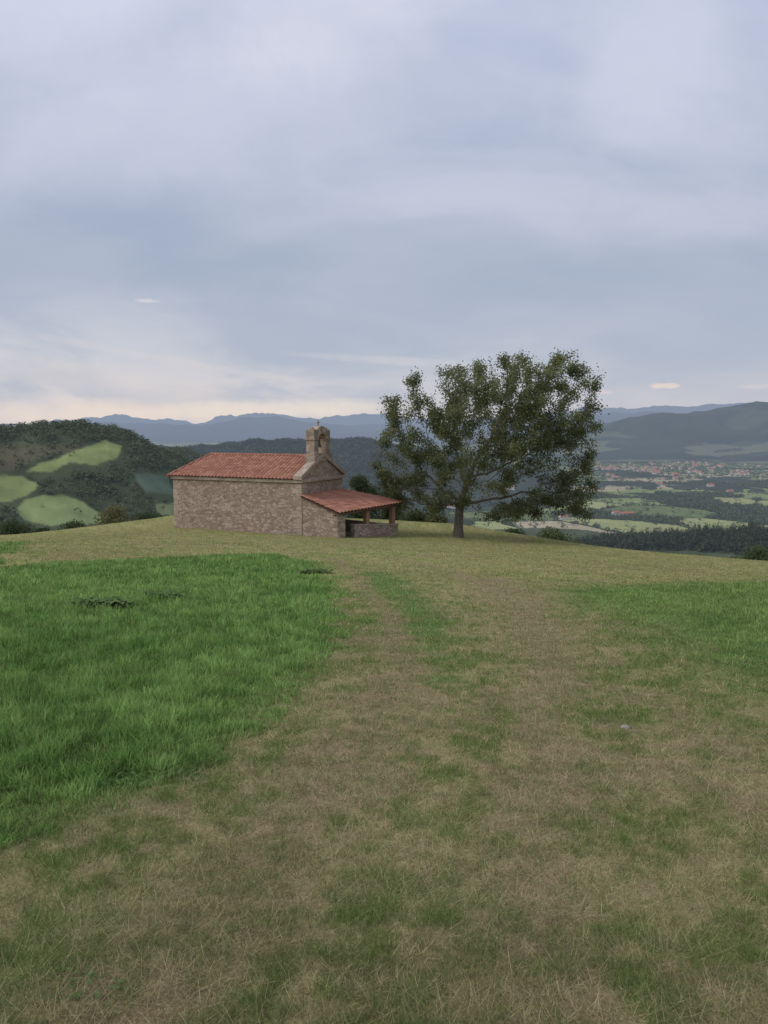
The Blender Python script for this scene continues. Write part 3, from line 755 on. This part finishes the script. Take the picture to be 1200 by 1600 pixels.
while cnt<190 and tries<9000:
    tries+=1
    u=rng.uniform(905,1290);v=rng.normal(734,9)
    if not 719<v<766: continue
    if rng.uniform()>.07+1.6*max(0,vn(np.array([u/34.]),np.array([v/6.]),401)[0]-.38): continue
    dx,dy,dz=ray(u,v);t=-180/dz;x,y=dx*t,dy*t
    z,wh=terr(np.array([x]),np.array([y]),True)
    if wh[0]!=1: continue
    q=rng.choice(4,p=[.48,.2,.22,.10]);me,lab=HV[q]
    o=bpy.data.objects.new('village_house',me);C.objects.link(o);o.location=(x,y,float(z[0])+EZ);o.rotation_euler=(0,0,rng.uniform(-.6,.6)+(PI/2 if rng.uniform()<.3 else 0))
    tag(o,lab,'house','houses of the village in the valley: '+['white','long white','tall ochre','long ochre'][q]);cnt+=1
for u,v,w,d,h,q,lab in [(978,806,30,12,5,0,'farmhouse with long red roof below the village, above the conifer wood'),(797,777,24,12,7,0,'white farm building seen through the gap right of the big trunk'),
    (1030,758,20,12,6,1,'ochre farmhouse in the fields just under the village'),(705,796,18,11,6,0,'small farmhouse in the fields left of the big trunk'),(962,806,14,10,7,0,'small farmhouse at the left end of the long red roofed farmhouse'),
    (1140,770,18,12,6,1,'lone ochre farmhouse among fields near the right edge'),(880,812,16,10,6,0,'small farmhouse below the right part of the big crown'),(1110,762,20,12,6,0,'white farmhouse between the village and the lone farmhouse')]:
    dx,dy,dz=ray(u,v);t=-180/dz;x,y=dx*t,dy*t;e=tag(empty('farmhouse',(x,y,G1(x,y)),rng.uniform(-.4,.4)),lab,'house')
    mb=MB();mb.box(-w/2,w/2,-d/2,d/2,-3,h);mb.prism([(-w/2,-d/2,h),(-w/2,d/2,h),(-w/2,0,h+3)],(w,0,0));mb.build('wall',M_wwall if q==0 else M_owall,e)
    mb=MB()
    for s in(-1,1): mb.hexa([(-w/2-.6,s*(d/2+.6),h-.3),(w/2+.6,s*(d/2+.6),h-.3),(w/2+.6,0,h+3.1),(-w/2-.6,0,h+3.1)],[(-w/2-.6,s*(d/2+.6),h),(w/2+.6,s*(d/2+.6),h),(w/2+.6,0,h+3.5),(-w/2-.6,0,h+3.5)])
    mb.build('roof',M_rroof,e)
# ---------------------------------------------------------------- weeds and stone
def weed(u,v,n,sz,spread,label,c1=(.08,.14,.05),c2=(.14,.21,.075)):
    x,y=hit(u,v);e=tag(empty('weed',(x,y,G1(x,y))),label,'weed')
    Vs=[];Fs=[];cs=[];g0=G1(x,y)
    for i in range(n):
        q=spread*math.sqrt(rng.uniform());a0=rng.uniform(0,2*PI);bx,by=q*math.cos(a0),q*math.sin(a0)*.6
        bz=G1(x+bx,y+by)-g0
        a=rng.uniform(0,2*PI);L=sz*rng.uniform(.5,1.2);up=rng.uniform(.2,.9);w=L*.2
        d=np.array((math.cos(a),math.sin(a),0));s=np.array((-d[1],d[0],0))
        pts=[]
        for t,ww,hh in((0,.15,0),(.35,.9,.5*up),(.7,.8,.62*up),(1,.05,.45*up)):
            c=np.array((bx,by,bz+.01))+d*L*t+np.array((0,0,hh*L));pts+=[c-s*w*ww,c+s*w*ww+np.array((0,0,.1*w))]
        b=len(Vs);Vs+=pts;Fs+=[(b,b+1,b+3,b+2),(b+2,b+3,b+5,b+4),(b+4,b+5,b+7,b+6)]
        k=rng.uniform();cs+=[np.array(c1)*(1-k)+np.array(c2)*k]*8
    fastmesh('leaves',np.array(Vs),np.array(Fs),M_leaf,e,np.array(cs));return e
weed(160,948,260,.24,.48,'wide dark leafy weed patch in the long grass on the left',(.10,.17,.06),(.18,.26,.10))
weed(258,934,110,.2,.35,'smaller dark weed patch right of the wide one in the long grass',(.10,.17,.06),(.18,.26,.10))
weed(490,896,130,.22,.5,'dark leafy weed clump at the far tip of the long grass',(.10,.16,.06),(.17,.24,.095))
weed(120,1545,46,.028,.16,'small leafy weed in the bottom left corner of the mown grass',(.10,.17,.06),(.17,.25,.09))
weed(200,1218,70,.06,.3,'broad leaved weed at the edge of the long grass on the left',(.10,.18,.06),(.17,.27,.09))
def rock(u,v,s,label):
    import bmesh
    x,y=hit(u,v);bm=bmesh.new();bmesh.ops.create_icosphere(bm,subdivisions=3,radius=s)
    for q in bm.verts:
        k=1+.35*(fbm(np.array([q.co.x/s*1.3+5]),np.array([q.co.y/s*1.3+q.co.z/s]),501,3)[0]-.5)*2
        q.co*=k;q.co.z*=.45;q.co.y*=.8
    me=bpy.data.meshes.new('stone');bm.to_mesh(me);bm.free();me.materials.append(M_rock)
    o=bpy.data.objects.new('stone',me);C.objects.link(o);o.location=(x,y,G1(x,y)-s*.05);tag(o,label,'stone')
rock(978,1137,.045,'small pale stone lying in the mown grass right of centre')
tick('objects')
# ---------------------------------------------------------------- sky, sun, camera
SE,SA=math.radians(38),math.radians(-105)
w=bpy.data.worlds.new('World');bpy.context.scene.world=w;w.use_nodes=True;nt=w.node_tree;nt.nodes.clear()
sky=nd(nt,'ShaderNodeTexSky');sky.sky_type='NISHITA';sky.sun_disc=False;sky.sun_elevation=SE;sky.sun_rotation=SA
tc=nd(nt,'ShaderNodeTexCoord');sx=nd(nt,'ShaderNodeSeparateXYZ');nt.links.new(tc.outputs['Generated'],sx.inputs[0])
z=math_(nt,'MAXIMUM',sx.outputs[2],0.0)
def domain(off,rot,scl,loc):
    zz=math_(nt,'ADD',z,off)
    cx=nd(nt,'ShaderNodeCombineXYZ');nt.links.new(math_(nt,'DIVIDE',sx.outputs[0],zz),cx.inputs[0]);nt.links.new(math_(nt,'DIVIDE',sx.outputs[1],zz),cx.inputs[1])
    m=nd(nt,'ShaderNodeMapping');m.inputs['Rotation'].default_value=(0,0,rot);m.inputs['Scale'].default_value=scl;m.inputs['Location'].default_value=loc;nt.links.new(cx.outputs[0],m.inputs[0]);return m.outputs[0]
d1=domain(.16,1.0,(.7,.5,1),(3.1,1.7,0));d2=domain(.40,-.6,(.6,1.2,1),(1.3,4.2,0))
na_=noise(nt,d1,1.5,6,.55,.6);nb_=noise(nt,d2,1.7,6,.5,.6);nc_=noise(nt,d2,5,6,.55,.5)
def ramp(x,st):
    r=nd(nt,'ShaderNodeValToRGB');e=r.color_ramp.elements
    e[0].position=st[0][0];e[0].color=(*st[0][1],1);e[1].position=st[-1][0];e[1].color=(*st[-1][1],1)
    for p_,c_ in st[1:-1]: k=e.new(p_);k.color=(*c_,1)
    nt.links.new(x,r.inputs[0]);return r.outputs[0]
def s2l(*c): return tuple(((q/255+.055)/1.055)**2.4 for q in c)
dark=ramp(z,[(0,s2l(196,195,206)),(.05,s2l(184,189,204)),(.10,s2l(172,182,200)),(.20,s2l(166,177,198)),(.30,s2l(170,181,204)),(.40,s2l(177,188,212)),(.5,s2l(178,190,216)),(1,s2l(188,197,218))])
lite=ramp(z,[(0,s2l(234,220,213)),(.05,s2l(221,214,215)),(.10,s2l(207,208,217)),(.20,s2l(196,202,216)),(.30,s2l(206,211,227)),(.40,s2l(214,218,235)),(.5,s2l(217,222,240)),(1,s2l(218,224,235))])
lowk=mapr(nt,z,.06,.22,0,1,True)
fl_=mapr(nt,na_.outputs[0],.36,.68,0,1,True)
fh_=math_(nt,'ADD',math_(nt,'MULTIPLY',mapr(nt,nb_.outputs[0],.36,.66,0,1,True),.7),math_(nt,'MULTIPLY',mapr(nt,nc_.outputs[0],.35,.68,0,1,True),.3))
f=math_(nt,'ADD',math_(nt,'MULTIPLY',fh_,lowk),math_(nt,'MULTIPLY',fl_,math_(nt,'SUBTRACT',1.0,lowk)))
warm=mapr(nt,sx.outputs[0],-.45,.40,1,.2)
f2=math_(nt,'MULTIPLY',f,math_(nt,'ADD',math_(nt,'MULTIPLY',math_(nt,'SUBTRACT',1.0,lowk),math_(nt,'SUBTRACT',warm,1.0)),1.0))
cl=mixc(nt,'MIX',f2,dark,lite)
def blob(col,u,v,wx,wz,c,amt,nsc=60,namp=2.6,soft=(.2,1.1),tilt=0.):
    dx,dy,dz=ray(u,v);L=math.sqrt(dx*dx+dy*dy+dz*dz);dx,dy,dz=dx/L,dy/L,dz/L
    a0=math_(nt,'SUBTRACT',math_(nt,'DIVIDE',sx.outputs[0],math_(nt,'MAXIMUM',sx.outputs[1],.05)),dx/dy)
    a=math_(nt,'DIVIDE',a0,wx)
    b=math_(nt,'DIVIDE',math_(nt,'ADD',math_(nt,'SUBTRACT',sx.outputs[2],dz),math_(nt,'MULTIPLY',a0,tilt)),wz)
    nn_=noise(nt,tc.outputs['Generated'],nsc,5,.6,.3)
    d=math_(nt,'ADD',math_(nt,'ADD',math_(nt,'MULTIPLY',a,a),math_(nt,'MULTIPLY',b,b)),math_(nt,'MULTIPLY',math_(nt,'SUBTRACT',nn_.outputs[0],.5),namp))
    front=math_(nt,'GREATER_THAN',sx.outputs[1],0.0)
    return mixc(nt,'MIX',math_(nt,'MULTIPLY',mapr(nt,d,soft[0],soft[1],amt,0,True),front),col,c)
cl=blob(cl,470,60,.16,.055,s2l(225,226,239),.7,9,2.4,(-.4,1.5),-.15)
cl=blob(cl,320,210,.32,.07,s2l(211,215,231),.55,6,2.6,(-.4,1.6),-.15)
cl=blob(cl,1020,60,.10,.10,s2l(218,223,238),.5,7,2.2,(-.4,1.5))
cl=blob(cl,800,430,.5,.06,s2l(160,173,194),.35,5,2.0,(-.4,1.8),.1)
cl=blob(cl,110,590,.30,.022,s2l(218,211,211),.5,16,2.4,(-.3,1.3),.12)
cl=blob(cl,250,560,.22,.006,s2l(216,210,211),.5,22,2.6,(-.3,1.3),.14)
cl=blob(cl,640,565,.16,.006,s2l(210,208,214),.5,18,2.4,(-.3,1.3),.06)
cl=blob(cl,430,640,.22,.014,s2l(238,226,213),.75,16,2.2,(-.3,1.3),-.02)
cl=blob(cl,60,648,.35,.020,s2l(240,223,210),.75,14,1.8,(-.3,1.4))
cl=blob(cl,230,470,.018,.0028,s2l(218,216,224),.7)
cl=blob(cl,1040,603,.022,.004,s2l(236,216,205),.75)
cl=blob(cl,945,613,.015,.003,s2l(220,206,208),.7)
cl=blob(cl,1180,604,.03,.003,s2l(214,204,208),.5)
ns_=nd(nt,'ShaderNodeVectorMath',operation='SCALE');nt.links.new(sky.outputs[0],ns_.inputs[0]);ns_.inputs['Scale'].default_value=.12
fin=mixc(nt,'MIX',.94,ns_.outputs[0],cl)
bg=nd(nt,'ShaderNodeBackground');nt.links.new(fin,bg.inputs[0]);bg.inputs[1].default_value=1.0
o=nd(nt,'ShaderNodeOutputWorld');nt.links.new(bg.outputs[0],o.inputs[0])
ld=bpy.data.lights.new('sun','SUN');ld.energy=1.5;ld.angle=math.radians(25);ld.color=(1,.93,.84);lo=bpy.data.objects.new('sun',ld);C.objects.link(lo)
from mathutils import Vector
sd=Vector((math.sin(SA)*math.cos(SE),math.cos(SA)*math.cos(SE),math.sin(SE)));lo.rotation_euler=sd.to_track_quat('Z','Y').to_euler()
cd=bpy.data.cameras.new('camera');cd.sensor_fit='HORIZONTAL';cd.sensor_width=36;cd.lens=36;cd.clip_start=.05;cd.clip_end=120000
co=bpy.data.objects.new('camera',cd);C.objects.link(co);co.location=(0,0,EZ);co.rotation_euler=(PI/2-PITCH,0,0);bpy.context.scene.camera=co
vs=bpy.context.scene.view_settings;vs.view_transform='Standard';vs.look='None';vs.exposure=0;vs.gamma=1
